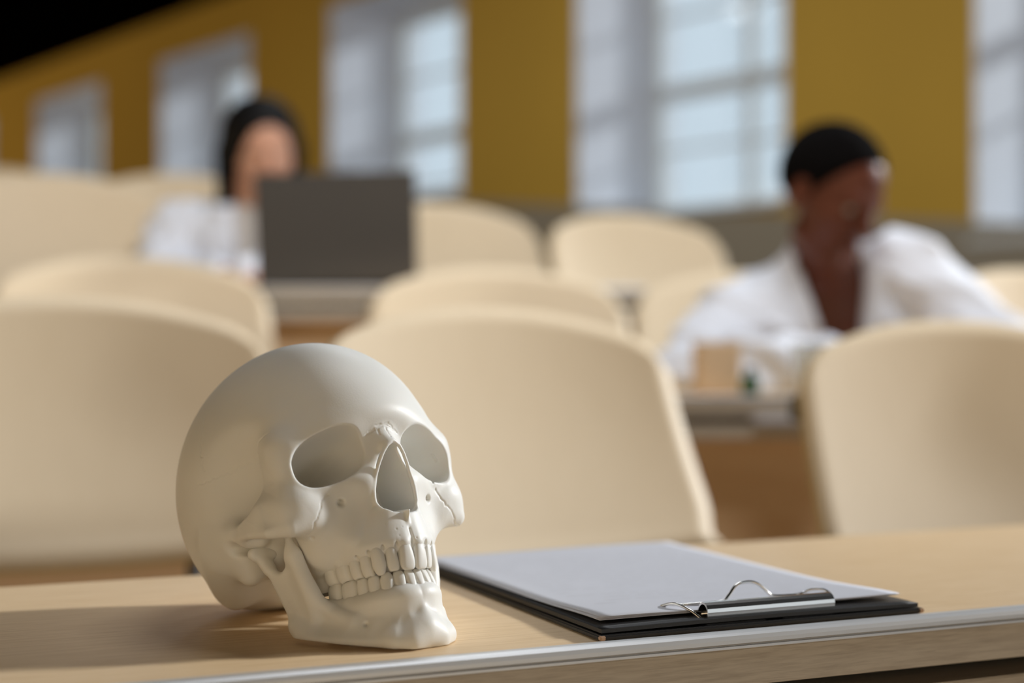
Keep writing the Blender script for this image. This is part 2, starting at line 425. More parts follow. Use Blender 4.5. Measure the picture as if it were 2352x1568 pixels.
def cranium_base(P):
    f = Field(sym(P))
    t = .18; M = [[1, 0, 0], [0, math.cos(t), math.sin(t)], [0, -math.sin(t), math.cos(t)]]
    f.ell((0, -83.5, 119.8), (73, 91, 83), 0, M=M)
    # base rises from the occiput towards the palate
    f.raw(lambda p: ((54-p[:, 2])+.33*(p[:, 1]+137))/1.05*-1, 16, 'cut')
    f.ell((0, -52, 88), (40, 34, 22), 14)
    # temporal fossa behind the cheekbone
    f.ell((85, -42, 101), (32, 28, 36), 20, 'cut')
    f.ell((66, -42, 72), (24, 20, 18), 8, 'cut')
    # cut the face plane of the dome back under the brow
    f.ell((0, 16, 100), (70, 29, 30), 12, 'cut')
    # brow
    f.cone((0, -13, 134), (10, -13, 134.5), 8, 8, 9)
    f.cone((12, -12, 135), (27, -14.5, 136.5), 5.5, 4.5, 9)
    f.tube([(18, -12.5, 128.5), (30, -15, 129), (41, -18.5, 126.5), (50, -22, 121), (53.5, -24, 113)], [5.5, 5.5, 5.5, 5, 4.4], 12)
    f.cone((43, -32, 136), (51, -27, 121), 8, 6, 14)
    # nose bridge and the frontal process of the maxilla
    f.tube([(0, -10, 127), (0, -4.5, 121), (0, .8, 115.5)], [9.5, 7.6, 6.2], 5)
    f.tube([(5, -11, 125), (9, -10.5, 110), (13.5, -12, 96), (17, -13.5, 82)], [6.5, 6.5, 7.5, 9], 9)
    f.sheet([(5, -6, 121), (8, -5, 109), (12, -7, 97)], [(12.5, -11, 122), (14, -11.5, 109), (18, -13, 97)], [4.5, 4.2, 5], [3.5, 3.2, 5], 5)
    # maxilla
    f.tube([(16, -19, 96), (28, -21.5, 91), (42, -26, 90)], [10, 10.5, 9], 12)
    f.cone((18, -19, 90), (20, -18, 68), 15, 12.5, 12)
    f.ell((27, -34, 76), (15, 18, 20), 8)
    f.cone((0, -42, 95), (0, -40, 70), 24, 24, 8)
    f.cone((25, -46, 60), (25, -47, 44), 7, 6, 6)
    f.ell((0, -58, 64), (25, 20, 20), 8)  # mass under the skull base, added to block light passing through
    # cheekbone: body, frontal process, zygomatic arch
    f.ell((49, -25, 87), (14, 9.5, 12), 12)
    f.sheet([(46, -24, 92), (55, -27, 93), (62, -38, 92), (65.5, -51, 90), (65, -60, 88.5), (60, -72, 89)],
            [(46, -22, 80), (58, -23, 77.5), (65, -33, 78.5), (66.5, -49, 82), (65, -60, 84), (60, -72, 87)],
            [6, 4.4, 3, 2.4, 2.4, 3.2], [5, 5.0, 3.8, 2.8, 2.8, 3.2], 7)
    f.sheet([(53, -24.5, 122), (53.8, -24.5, 112), (53.8, -24, 102), (53, -23.5, 92)],
            [(52, -31, 124), (54, -34, 112), (57.5, -37, 102), (61, -38, 93)], [4.4, 4.0, 4.2, 5], [3, 2.4, 2.2, 2.6], 14)
    f.cone((37, -28, 84), (31, -33, 66), 8.5, 8.5, 12)            # zygomaticoalveolar crest
    # rim of the socket
    rim = [(30, -13.2, 127.2), (41, -16.5, 125), (50.5, -19.6, 118.5), (54.6, -21.3, 110.5), (53.4, -20.4, 103.5),
           (47, -18, 98.6), (37, -15, 97.0), (28, -12.6, 98.5)]
    f.tube([(x, y+.8, z) for x, y, z in rim], [2.0, 2.8, 3.0, 3.1, 3.3, 3.3, 3.1, 2.4], 4)
    # dental process
    for (a, b) in zip(UP_A[:-1], UP_A[1:]):
        f.tri((a[0], a[1]-2, 60.5), (b[0], b[1]-2, 60.5), (a[0]*.93, a[1]-5.5, 76), 5.6, 5.6, 7, 3)
        f.tri((b[0], b[1]-2, 60.5), (b[0]*.93, b[1]-5.5, 76), (a[0]*.93, a[1]-5.5, 76), 5.6, 7, 7, 3)
    for (a, b) in zip(UP_A[:-1], UP_A[1:]):
        p, q = (a[0]*.88, a[1]-6.5), (b[0]*.88, b[1]-6.5)
        f.tri((*p, 60), (*q, 60), (*p, 42), 2.5, 2.5, 2.2, 1); f.tri((*q, 60), (*q, 42), (*p, 42), 2.5, 2.2, 2.2, 1)
    for i, (x, y, a, w) in enumerate(UP_T[:6]):
        nx, ny = -math.sin(a), math.cos(a)
        z0 = up_gum(i)+2.0; o = 2.3; up = [12, 10, 17, 11, 10, 8][i]
        f.cone((x+nx*o, y+ny*o, z0), (x*.93+nx*(o+.5), y+ny*(o+.5)-2, z0+up), w*.46, w*.36, .9)
    # notches of bone between the roots
    sacc = 0
    for i, w in enumerate(UP_W[:5]):
        (x, y), a = walk(UP_A, sacc); sacc += w; nx, ny = -math.sin(a), math.cos(a)
        f.cone((x+nx*4.6, y+ny*4.6, up_gum(i)-1), (x*.95+nx*4.6, y+ny*4.6-1.2, up_gum(i)+9), .8, .5, 1.6, 'cut')
    # ear region, mastoid, occiput
    f.cone((56, -78, 86), (50, -82, 67), 9.5, 6.5, 12)
    f.cone((54, -98, 84), (38, -122, 65), 12, 7, 14)
    f.cone((60, -72, 88), (65, -96, 94), 3.5, 2, 8)
    f.cone((40, -70, 72), (26, -84, 66), 6, 7, 10)
    f.tube([(59, -63, 84), (54, -60, 82)], [4.5, 4], 6)
    f.cone((0, -150, 80), (30, -140, 72), 6, 5, 16)
    # carve
    f.ell((30, -1, 81), (8, 6, 9), 14, 'cut')               # canine fossa
    f.cone((72, -72, 80), (54, -70, 79), 3.6, 3.0, 4, 'cut')
    f.raw(orbit, .9, 'cut')
    g = Field(P); g.d = f.d
    g.raw(aperture, 1.2, 'cut', box=((-60, -34.5, 60), (60, 40, 125)))
    f.ell((0, -42, 54), (15, 26, 12), 4, 'cut')              # palate
    return f
def cranium_skin(P): return cranium_base(P).d
CR_CUTS = None; PITS = []
def cranium(P):
    global CR_CUTS
    if CR_CUTS is None:
        CR_CUTS = []
        for (pts, r) in (
            (wob((31, -12, 97), (38, -18, 91), 8, .5, 1)+wob((38, -18, 91), (46, -20, 84), 8, .6, 2)+wob((46, -20, 84), (57, -22, 72), 10, .5, 3), .45),
            (wob((-37, -12, 92), (-43, -18, 88), 6, .4, 21)+wob((-43, -18, 88), (-45.5, -20, 82), 6, .3, 22)+wob((-45.5, -20, 82), (-48, -22, 74), 8, .4, 23), .35),
            (wob((48, -20, 115.5), (56, -24, 115), 5, .3, 5), .6), (wob((-48, -20, 115.5), (-57, -24, 115), 5, .3, 15), .5),
            (wob((-8, -5, 126.5), (8, -5, 125.5), 9, 2.2, 6), .45), (wob((-5, -4, 129.5), (5, -4, 128.5), 8, 2.0, 16), .35),
            (wob((-3, -4, 127), (2, -4, 131), 7, 1.8, 17), .4), (wob((.8, -2, 126), (.4, 5, 116.5), 10, .3, 7), .35),
            (wob((-3, -2, 125.5), (-4.5, 3, 121), 5, .5, 18), .35),
            (wob((-62, -80, 165), (-64, -78, 128), 24, 1.2, 9), .28),
            (wob((-52, -50, 125), (-70, -85, 122), 22, .9, 11), .3),
            (wob((-50, -28, 128), (-56, -42, 122), 10, .8, 12), .3),
            (wob((-66, -112, 104), (-30, -160, 140), 24, 1.5, 13), .3),
        ):
            CR_CUTS.append((on_skin(cranium_skin, pts), r))
    if not PITS:
        q = random.Random(3); sp = [(q.uniform(-16, 14), 6, q.uniform(59, 72)) for _ in range(5)]+[(-44, -24, 76), (-43, -26, 74.5)]
        for p0 in on_skin(cranium_skin, sp): PITS.append((p0, q.uniform(.2, .5)))
        PITS[-2] = (PITS[-2][0], 1.5)
    f = cranium_base(P)
    # thin raised lip round the nose opening
    g = Field(P); g.d = f.d
    zz = np.concatenate([np.linspace(74.6, 79, 7), np.linspace(81, 116.5, 16)])
    for sd in (1, -1):
        g.tube([(AP_X+sd*(float(np.interp(z, AP_Z, AP_W))+.5), LIPY(z), float(z)) for z in zz], 1.05, 1.2)
    f.tri((0, -8, 76.5), (0, 8.6, 75.2), (0, 2.5, 66), 2.6, .5, .8, 2.0)   # nasal spine
    for pts, r in CR_CUTS: g.tube(pts, r, .5, 'cut')
    for p0, r0 in PITS: g.ell(p0, (r0, r0, r0), .3, 'cut')
    f.cone((31, -6, 84), (30, -13, 88), 2.2, 1.4, 2.0, 'cut')  # infraorbital foramen
    f.cone((16, -5, 132), (17, -14, 128), .9, .9, 1, 'cut')
    f.raw(lambda p: (p@np.array(DESK_N, np.float32))-.3, 0, 'cut') if DESK_N is not None else None
    return f.d
def LIPY(z): return float(np.interp(z, [74, 77, 84, 92, 100, 108, 114, 117], [-1.2, -2.2, -2.6, -1.8, 0.2, 3.0, 5.2, 5.6]))

LOW = [(0, -3.5, 5.5), (9, -3.5, 5.5), (17, -7, 7.3), (26, -16, 10.2), (34, -27, 14), (40.5, -40, 18.5), (44, -50, 22)]
UPP = [(0, -3.5, 29), (7, -4, 29), (13, -8, 29.3), (19, -17, 30.2), (25, -30, 32), (31, -43, 36), (39, -50, 44)]
def mandible_base(P):
    f = Field(sym(P))
    f.sheet(LOW, UPP, [6, 6, 5.8, 5, 5, 4.6, 4.2], [4.8, 4.8, 4.8, 4.8, 5.2, 4.8, 4], 4)
    # ramus
    f.sheet([(44, -51, 24), (45.5, -55.5, 40), (48, -59.5, 55), (50, -63, 68)],
            [(40, -42, 30), (42.5, -40, 44), (45.5, -41, 58), (47, -43, 70)], [3.6, 3.2, 3, 2.6], [4.4, 3.6, 2.6, 2], 4)
    f.cone((50, -63, 66), (52, -65, 73), 3.4, 4.2, 5)
    f.cone((45, -65, 74.5), (57, -65, 74.5), 3.4, 3.4, 4)
    f.cone((47, -43, 66), (47.5, -42, 80), 3.4, 1.8, 4)
    f.ell((48.5, -53.5, 75), (16, 8.2, 14), 4, 'cut')          # notch
    f.tube([(46.5, -40, 66), (44.5, -38.5, 52), (40.5, -37, 40), (35, -32, 31), (30, -22, 24)], [2.4, 3, 3.2, 2.4, 1], 8)
    f.cone((45, -53, 29), (42, -45, 22), 4.6, 4.5, 5)
    # chin
    f.ell((0, 1.2, 10), (9, 6, 8), 7)
    f.cone((10, -2.5, 5.5), (17, -5.5, 7), 5.8, 5, 7)
    f.cone((0, 2, 12), (0, 1.5, 26), 2.4, 1.6, 5)
    for (a, b) in zip(LO_A[:-1], LO_A[1:]):
        f.tri((a[0], a[1]-2, 30), (b[0], b[1]-2, 30), (a[0], a[1]-4, 22), 5.0, 5.0, 4.5, 4)
    for i, (x, y, a, w) in enumerate(LO_T[:6]):
        nx, ny = -math.sin(a), math.cos(a); g = lo_gum(i)-2.0; o = 1.2
        dn = [10, 10, 12, 8, 6, 5][i]
        f.cone((x+nx*o, y+ny*o, g), (x+nx*(o-1.2), y+ny*(o-1.2), g-dn), w*.46, w*.27, 1.4)
    f.ell((0, -27, 27), (27, 24, 9), 5)                       # web between the two halves, added to stop light leaking under the jaw
    f.cone((28.5, -13, 19), (27, -15, 19.3), 1.1, .8, 1.6, 'cut')
    return f
def mandible(P):
    f = mandible_base(P)
    f.raw(lambda p: (p@np.array(DESK_N, np.float32))-.3, 0, 'cut') if DESK_N is not None else None
    return f.d
def tooth_mesh(kind, w, h, dep, up):
    """one crown: x along the arch, y outward, z towards the biting edge"""
    nu, nv = 22, 13; V = []
    for j in range(nv+1):
        ph = -math.pi/2+math.pi*j/nv
        for i in range(nu):
            th = 2*math.pi*i/nu
            sp = lambda c, e: math.copysign(abs(c)**e, c)
            x = sp(math.cos(th), .7)*sp(math.cos(ph), .42); y = sp(math.sin(th), .8)*sp(math.cos(ph), .5); z = sp(math.sin(ph), .7)
            t = (z+1)/2                      # 0 at the root, 1 at the edge
            if kind == 'incisor':
                wx = (.8+.2*min(1, t*1.5)); dy = 1-.62*t**1.4; z2 = z
            elif kind == 'canine':
                wx = (.8+.2*math.sin(min(1, t*1.25)*math.pi*.62))*(1-.3*max(0, t-.72)/.28); dy = 1-.5*t**1.5
                z2 = z
            else:
                wx = .86+.14*math.sin(min(1, t*1.2)*math.pi*.6); dy = 1-.12*t
                z2 = z-(.16*(1-min(1, 2.4*math.hypot(x*.7, y*.7)))*(t > .8))
            V.append((x*w/2*wx, y*dep/2*dy+(.10*dep*(1-t) if kind != 'molar' else 0), z2*h/2))
    F = [(j*nu+i, j*nu+(i+1) % nu, (j+1)*nu+(i+1) % nu, (j+1)*nu+i) for j in range(nv) for i in range(nu)]
    return V, F
def build_skull(mat, gnathion, R):
    root = empty('plaster_skull', gnathion)
    root.matrix_world = Matrix(((-R[0][0], R[1][0], R[2][0], gnathion[0]), (-R[0][1], R[1][1], R[2][1], gnathion[1]),
                                (-R[0][2], R[1][2], R[2][2], gnathion[2]), (0, 0, 0, 1)))
    tag(root, 'white plaster human skull resting on the wooden desk beside the clipboard', 'skull')
    V, F = nets(cranium, (-76, -190, 44), (76, 20, 212), SK_H)
    cr = link(bpy.data.objects.new('cranium', mesh_from('cranium', V, F, mirror=0)), root, mat)
    V, F = nets(mandible, (-66, -86, -4), (66, 16, 86), SK_H)
    md = link(bpy.data.objects.new('jaw', mesh_from('jaw', V, F, mirror=0)), root, mat)
    rr = random.Random(4)
    for side in (1, -1):
        for upper in (1, 0):
            for i, (x, y, a, w) in enumerate(UP_T if upper else LO_T):
                kind = 'incisor' if i < 2 else 'canine' if i == 2 else 'molar'
                if upper:
                    z_in = [42.9, 43.7, 42.6, 43.6, 44.2, 45.0, 46.2][i]; z_g = up_gum(i)+2.5; h = z_g-z_in
                    dep = [8.6, 8.2, 9.4, 9.6, 9.6, 11.5, 11.5][i]; off = [2.2, 1.9, 2.2, 1.6, 1.4, .8, .6][i]
                else:
                    z_in = [44.3, 44.4, 44.8, 45.0, 45.4, 46.2, 47.2][i]; z_g = lo_gum(i)-2.5; h = z_in-z_g
                    dep = [7.2, 7.4, 8.6, 8.8, 9.2, 11, 11][i]; off = [1.6, 1.5, 1.6, 1.2, .8, .4, .2][i]
                zc = (z_in+z_g)/2
                V, F = tooth_mesh(kind, w*1.12, h, dep, upper); V = np.array(V)
                nx, ny = -math.sin(a), math.cos(a); tx, ty = math.cos(a), math.sin(a)
                jz = rr.uniform(-.35, .35); tl = rr.uniform(-.05, .05)
                X = x+tx*V[:, 0]+nx*(V[:, 1]+off-1.5); Y = y+ty*V[:, 0]+ny*(V[:, 1]+off-1.5)
                Z = zc+(V[:, 2]+tl*V[:, 0])*(-1 if upper else 1)+jz
                if upper:                    # front teeth lean a little outwards
                    k = (z_g-Z)*.10*(i < 3); X = X+nx*k; Y = Y+ny*k
                link(bpy.data.objects.new('tooth', mesh_from('tooth', np.stack([X*side, Y, Z], 1), F, mirror=0)), cr if upper else md, mat)
    return root
# ---------- people (mm, x = their left, y = forward, z = up, origin at the seat) ----------
def basis(yaw, pitch, roll):
    """head frame rows (left, forward, up) from turn to the left, nod down, tilt"""
    y, p, r = map(math.radians, (yaw, pitch, roll))
    F = np.array([math.sin(y)*math.cos(p), math.cos(y)*math.cos(p), -math.sin(p)])
    L = np.array([math.cos(y), -math.sin(y), 0.]); U = np.cross(F, L)
    U = U if U[2] > 0 else -U
    L2 = L*math.cos(r)-U*math.sin(r); U2 = U*math.cos(r)+L*math.sin(r)
    return np.array([L2, F, U2])
def head(f, c, B, s=1.):
    """adds a head with face to field f; c centre, B frame"""
    T = lambda x, y, z: tuple(np.array(c)+(np.array([x, y, z])*s)@B)
    E = lambda q, r, k, op='add': f.ell(T(*q), tuple(np.array(r)*s), k, op, M=B)
    C = lambda a, b, ra, rb, k, op='add': f.cone(T(*a), T(*b), ra*s, rb*s, k, op)
    E((0, -10, 32), (74, 92, 84), 0)
    E((0, 30, -20), (56, 50, 66), 26)
    C((-44, 6, -66), (0, 48, -92), 14, 17, 22); C((44, 6, -66), (0, 48, -92), 14, 17, 22)
    E((0, 58, -88), (17, 15, 15), 14)                        # chin
    E((34, 52, -20), (20, 18, 18), 16); E((-34, 52, -20), (20, 18, 18), 16)
    C((-34, 72, 22), (34, 72, 22), 9, 9, 14)                 # brow
    C((0, 76, 18), (0, 98, -18), 8, 10, 9)                   # nose
    E((11, 86, -24), (8, 9, 7), 5); E((-11, 86, -24), (8, 9, 7), 5)
    for sx in (1, -1):
        E((sx*31, 82, 5), (16, 12, 10), 8, 'cut')            # eye hollow
        C((sx*20, 73, 12), (sx*42, 68, 12), 4.5, 4, 4)       # lid
        E((sx*74, -6, -4), (6, 16, 29), 5); E((sx*79, 0, -2), (4, 8, 16), 4, 'cut')   # ear
        C((sx*5, 90, -29), (sx*5, 84, -24), 2.4, 2, 1.5, 'cut')
    C((-19, 78, -49), (0, 86, -46), 4.5, 6, 4); C((19, 78, -49), (0, 86, -46), 4.5, 6, 4)
    C((-16, 77, -58), (16, 77, -58), 6, 6, 4); C((0, 79, -58), (0, 83, -58), 5, 4.5, 4)
    C((-22, 83, -52.5), (22, 83, -52.5), 1.5, 1.5, 2, 'cut') # mouth line
    return T
def hand(f, w, d, n, side, curl=.5):
    """wrist w, direction d to the fingertips, n out of the back of the hand, side = +1 when the thumb lies along cross(d, n)"""
    d = np.array(d, float); d /= np.linalg.norm(d); n = np.array(n, float); n -= d*(n@d); n /= np.linalg.norm(n)
    t = np.cross(d, n)*side; w = np.array(w, float)
    P = lambda a, b, c: tuple(w+d*a+t*b+n*c)
    f.cone(P(0, 0, 0), P(26, 0, 0), 24, 27, 10, flat=(tuple(n), 1.5))
    f.tri(P(18, 18, 0), P(18, -18, 0), P(84, 24, 2), 13, 12, 11, 8); f.tri(P(18, -18, 0), P(78, -30, 0), P(84, 24, 2), 12, 10, 11, 8)
    for off, ln, a0 in ((27, 76, 86), (9, 84, 90), (-10, 78, 87), (-28, 62, 79)):
        q = np.array([a0, off, 1.]); ang = 0.; r = 9.4 if ln > 65 else 8.2
        for k, seg in enumerate((.45, .31, .24)):
            ang += curl*(.35, .75, .55)[k]
            q2 = q+np.array([math.cos(ang), 0, -math.sin(ang)])*ln*seg
            f.cone(P(*q), P(*q2), r, r*.9, 3); q = q2; r *= .9
    f.cone(P(22, 22, -4), P(52, 46, -12), 13, 10.5, 8); f.cone(P(52, 46, -12), P(78, 52, -18), 10, 8.8, 3)
    f.cone(P(78, 52, -18), P(100, 46, -22), 8.8, 7.5, 3)
def fold(P, amp, sc, seed):
    r = random.Random(seed); d = np.zeros(len(P), np.float32)
    for _ in range(7):
        k = np.array([r.uniform(-1, 1), r.uniform(-.5, .5), r.uniform(-.9, .9)]); k /= np.linalg.norm(k)
        k *= 2*math.pi/(sc*r.uniform(.6, 1.5)); d += np.abs(np.sin(P@k.astype(np.float32)+r.uniform(0, 6)))-.63
    return d*amp/3

def make_person(name, label, loc, J, skin, haircolor, coat_m, shirt_m, trouser_m, hairstyle, seed, vopen):
    """J: joint positions of the pose"""
    root = empty(name, loc); tag(root, label, 'person')
    B = basis(*J['look'])
    up = lambda a, b, t: tuple(np.array(a)*(1-t)+np.array(b)*t)
    pel, ch, nk = J['pelvis'], J['chest'], J['neck']; sl, sr = J['sh_l'], J['sh_r']
    def torso(f, g):
        f.ell(pel, (170+g, 115+g, 105+g), 0)
        f.cone(pel, ch, 118+g, 128+g, 40, flat=((0, .97, .2), 1.25))
        f.cone(up(sl, ch, .12), up(sr, ch, .12), 58+g, 58+g, 50); f.ell(ch, (150+g, 105+g, 130+g), 40)
    def arms(f, g, cut=0.):
        for s, e, w in ((sl, J['el_l'], J['wr_l']), (sr, J['el_r'], J['wr_r'])):
            f.cone(s, e, 52+g, 42+g, 30); f.cone(e, up(e, w, 1-cut), 42+g, 28+g*1.6, 16)
    def legs(f, g):
        for sx in (1, -1):
            h = (sx*85, 20, 85); kn = (sx*110, 430, 75); an = (sx*110, 400, -330)
            f.cone(h, kn, 82+g, 58+g, 30); f.cone(kn, an, 56+g, 40+g, 20)
    def body(P):
        f = Field(P); torso(f, 0); legs(f, 0); arms(f, 0)
        f.cone(up(nk, J['head'], -.25), up(nk, J['head'], .55), 62, 54, 26)
        head(f, J['head'], B)
        hand(f, J['wr_l'], J['hd_l'], J.get('hn_l', (0, .2, 1)), J.get('hs_l', 1), J.get('curl', .5)); hand(f, J['wr_r'], J['hd_r'], J.get('hn_r', (0, .2, 1)), J.get('hs_r', -1), J.get('curl', .5))
        for sx in (1, -1): f.cone((sx*110, 390, -340), (sx*115, 520, -372), 38, 30, 20)
        return f.d
    pts = np.array([pel, ch, nk, sl, sr, J['el_l'], J['el_r'], J['wr_l'], J['wr_r'], J['head'], (0, 540, -380)], float)
    lo, hi = pts.min(0)-210, pts.max(0)+210; lo[0] = min(lo[0], -260); hi[0] = max(hi[0], 260)
    def build(fn, nm, m, par, h, lo=lo, hi=hi):
        V, F = nets(fn, lo, hi, h); return link(bpy.data.objects.new(nm, mesh_from(nm, V, F, mirror=1)), par, m)
    global FAR
    old, FAR = FAR, 40.
    bd = build(body, 'body', skin, root, 4.)
    hc = np.array(J['head'])
    # collar opening: wedge in front of the chest
    fr = np.array(ch)-np.array(pel); fr = fr/np.linalg.norm(fr); fwd = np.cross(np.array(sr)-np.array(sl), fr); fwd = fwd/np.linalg.norm(fwd)
    if fwd[1] < 0: fwd = -fwd
    sid = np.cross(fr, fwd); sid = sid/np.linalg.norm(sid)
    def wedge(p):
        q = p-np.array(nk, np.float32); a = np.abs(q@sid.astype(np.float32)); b = q@fr.astype(np.float32); c = q@fwd.astype(np.float32)
        return np.maximum((a-(vopen[0]+np.clip(b, -vopen[1], 60)*vopen[0]/vopen[1]))*.8, np.maximum(-c+10, -b-vopen[1]*1.2))
    def coat(P):
        f = Field(P); torso(f, 20); arms(f, 15, .06)
        f.cone((0, 0, 40), (0, 180, 60), 190, 150, 60, flat=((0, 0, 1), 1.5))
        f.d += fold(f.P, 15, 110, seed)
        f.cone(up(nk, J['head'], -.35), up(nk, J['head'], .12), 84, 70, 22)
        for s in (1, -1):                                    # lapels
            a = np.array(nk)+sid*s*62+fwd*35+fr*22; b = np.array(nk)+sid*s*30+fwd*118-fr*vopen[1]*.95
            m = (a+b)/2+sid*s*34+fwd*28
            f.tri(tuple(a), tuple(m), tuple(b), 9, 7, 7, 6)
        f.cone(up(nk, J['head'], -.3), up(nk, J['head'], .6), 59, 57, 4, 'cut')
        f.raw(wedge, 8, 'cut')
        return f.d
    build(coat, 'coat', coat_m, root, 5.)
    if shirt_m:
        def shirt(P):
            f = Field(P); torso(f, 9); f.cone(up(nk, J['head'], -.3), up(nk, J['head'], .0), 66, 62, 20); return f.d
        build(shirt, 'shirt', shirt_m, root, 6.)
    def trousers(P):
        f = Field(P); f.ell(pel, (176, 122, 108), 0); legs(f, 10); return f.d
    build(trousers, 'trousers', trouser_m, root, 8.)
    T = lambda x, y, z: tuple(hc+np.array([x, y, z])@B)
    def hair(P):
        f = Field(P)
        if hairstyle == 'short':
            f.ell(T(0, -14, 36), (80, 94, 88), 0, M=B)
            q = lambda p: (p-hc.astype(np.float32))@B.T.astype(np.float32)
            # face side and nape are shaved away
            f.raw(lambda p: -(lambda v: (v[:, 1]-50)*.86-(v[:, 2]-56)*.5)(q(p)), 14, 'cut')
            f.raw(lambda p: (lambda v: v[:, 2]+24-np.abs(v[:, 1]+60)*.15)(q(p)), 14, 'cut')
            f.d += np.float32(.9)*np.sin(f.P[:, 0]*.5)*np.sin(f.P[:, 1]*.5)*np.sin(f.P[:, 2]*.5)
        else:
            f.ell(T(0, -18, 34), (90, 100, 94), 0, M=B)
            f.cone(T(-74, -14, 0), T(-84, -14, -120), 30, 22, 22); f.cone(T(74, -18, 0), T(78, -26, -120), 28, 20, 22)
            f.cone(T(0, -70, 0), T(0, -72, -140), 62, 52, 30)
            f.ell(T(4, 76, -18), (64, 66, 84), 10, 'cut', M=B)
            f.d += np.float32(1.5)*np.sin((f.P@B[0].astype(np.float32))*.35)*np.sin((f.P@B[1].astype(np.float32))*.3)
        return f.d
    build(hair, 'hair', haircolor, root, 4., hc-np.array([150, 170, 200]), hc+np.array([150, 150, 160]))
    for sx in (1, -1):
        e = T(sx*31, 62, 4); V, F = sphere_arr(12.5, 20, 14)
        link(bpy.data.objects.new('eye', mesh_from('eye', np.array(V)+np.array(e), F, mirror=1)), root, M_EYE)
    FAR = old
    return root
def sphere_arr(r, nu, nv):
    V = [(r*math.cos(2*math.pi*i/nu)*math.cos(-math.pi/2+math.pi*j/nv), r*math.sin(2*math.pi*i/nu)*math.cos(-math.pi/2+math.pi*j/nv), r*math.sin(-math.pi/2+math.pi*j/nv)) for j in range(nv+1) for i in range(nu)]
    F = [(j*nu+i, j*nu+(i+1) % nu, (j+1)*nu+(i+1) % nu, (j+1)*nu+i) for j in range(nv) for i in range(nu)]
    return V, F
# ---------- the room ----------
def wall_pt(t, d, z): v = WD*t+WN*(WP+d); return Vector((v.x, v.y, z))
WM = Matrix(((WD.x, WN.x, 0, WN.x*WP), (WD.y, WN.y, 0, WN.y*WP), (0, 0, 1, 0), (0, 0, 0, 1)))   # local (t, d, z)
CEIL = EYE+2.86; WTOP = EYE+2.5; TRAN = EYE+1.53; DEPTH = .67; OW = 1.65
T0 = [6.93+2.78*i+.028*max(0, i)**2 for i in range(-1, 5)]                     # far edge of each opening
SILL = [EYE+.735+.265*i for i in range(-1, 5)]
W_END, W_FAR = 1.6, 24.
b = MB(); edge = W_END
for t, s in zip(T0, SILL):
    b.box((edge, 0, 0), (t-OW, DEPTH+.15, CEIL)); b.box((t-OW, 0, 0), (t, DEPTH+.15, s-.03)); b.box((t-OW, 0, WTOP), (t, DEPTH+.15, CEIL)); edge = t
b.box((edge, 0, 0), (W_FAR, DEPTH+.15, CEIL)); b.box((-9.5, 0, 0), (-1.7, DEPTH+.15, CEIL)); b.box((-1.7, 0, 0), (W_END, DEPTH+.15, .9)); b.box((-1.7, 0, WTOP+.25), (W_END, DEPTH+.15, CEIL))  # unseen camera-side stretch added to narrow the sky light, gap left for sun
tag(b.build('wall_right', M_WALL, M=WM), kind='structure')
# painted dado that climbs with the seating
b = MB()
def dz(t): return EYE+.735+(t-6.1)*.0953
b.prism([(0, 0), (0, 1), (1, 1), (1, 0)], 0, 1)
b.bm.clear()
q = [(W_END, 0), (W_FAR, 0), (W_FAR, dz(W_FAR)), (W_END, dz(W_END))]
A = [b.bm.verts.new((t, -.03, z)) for t, z in q]; B = [b.bm.verts.new((t, -.002, z)) for t, z in q]
for i in range(4): b.bm.faces.new((A[i], A[(i+1) % 4], B[(i+1) % 4], B[i]))
b.bm.faces.new(A); b.bm.faces.new(B[::-1])
tag(b.build('trim_1', M_WAINS, M=WM), kind='structure')
for k, (t, s) in enumerate(zip(T0, SILL)):
    root = empty('window_%d' % (k+1), wall_pt(t-OW/2, 0, s)); tag(root, kind='structure')
    ML = root.matrix_basis.copy(); ML.translation = root.location; INV = ML.inverted() @ WM
    r = MB(); r.box((t-.015, .002, s), (t-.001, DEPTH+.16, WTOP)); r.box((t-OW+.001, .002, s), (t-OW+.015, DEPTH+.16, WTOP))
    r.box((t-OW+.015, .002, WTOP-.014), (t-.015, DEPTH, WTOP-.001)); r.build('reveal_lining', M_REVEAL, root, M=INV)
    r = MB(); r.box((t-OW+.001, -.05, s-.029), (t-.001, DEPTH, s+.002)); r.build('window_sill', M_FRAME, root, M=INV)
    a0, a1, z0, z1 = t-OW+.016, t-.016, s+.003, WTOP-.015; d0, d1 = DEPTH-.06, DEPTH+.01
    r = MB(); fw = .075
    for bx in (((a0, z0), (a0+fw, z1)), ((a1-fw, z0), (a1, z1)), ((a0+fw, z0), (a1-fw, z0+fw)), ((a0+fw, z1-fw), (a1-fw, z1))):
        r.box((bx[0][0], d0, bx[0][1]), (bx[1][0], d1, bx[1][1]))
    fr = r.build('window_frame', M_FRAME, root, M=INV)
    tm = (a0+a1)/2
    r = MB(); r.box((tm-.03, d0+.01, z0+fw), (tm+.03, d1, z1-fw)); r.build('mullion', M_FRAME, root, M=INV)
    r = MB(); r.box((a0+fw, d0-.02, TRAN-.045), (a1-fw, d1, TRAN+.045)); r.build('transom', M_FRAME, root, M=INV)
    r = MB()
    for zz in (EYE+1.18, EYE+2.0):
        if zz > z0+fw: r.box((a0+fw, d0+.03, zz-.012), (a1-fw, d1-.01, zz+.012))
    r.build('glazing_bars', M_FRAME, root, M=INV)
    r = MB(); r.box((a0+fw, d1-.03, z0+fw), (a1-fw, d1-.026, z1-fw)); r.build('pane', M_GLASS, root, M=INV)
b = MB()
b.box((-7, -1.5, -.1), (9, 22, 0)); tag(b.build('floor', M_FLOOR), kind='structure')
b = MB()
c0 = [wall_pt(-9.5, DEPTH+.15, 0), wall_pt(W_FAR, DEPTH+.15, 0), wall_pt(W_FAR, -14, 0), wall_pt(-9.5, -14, 0)]
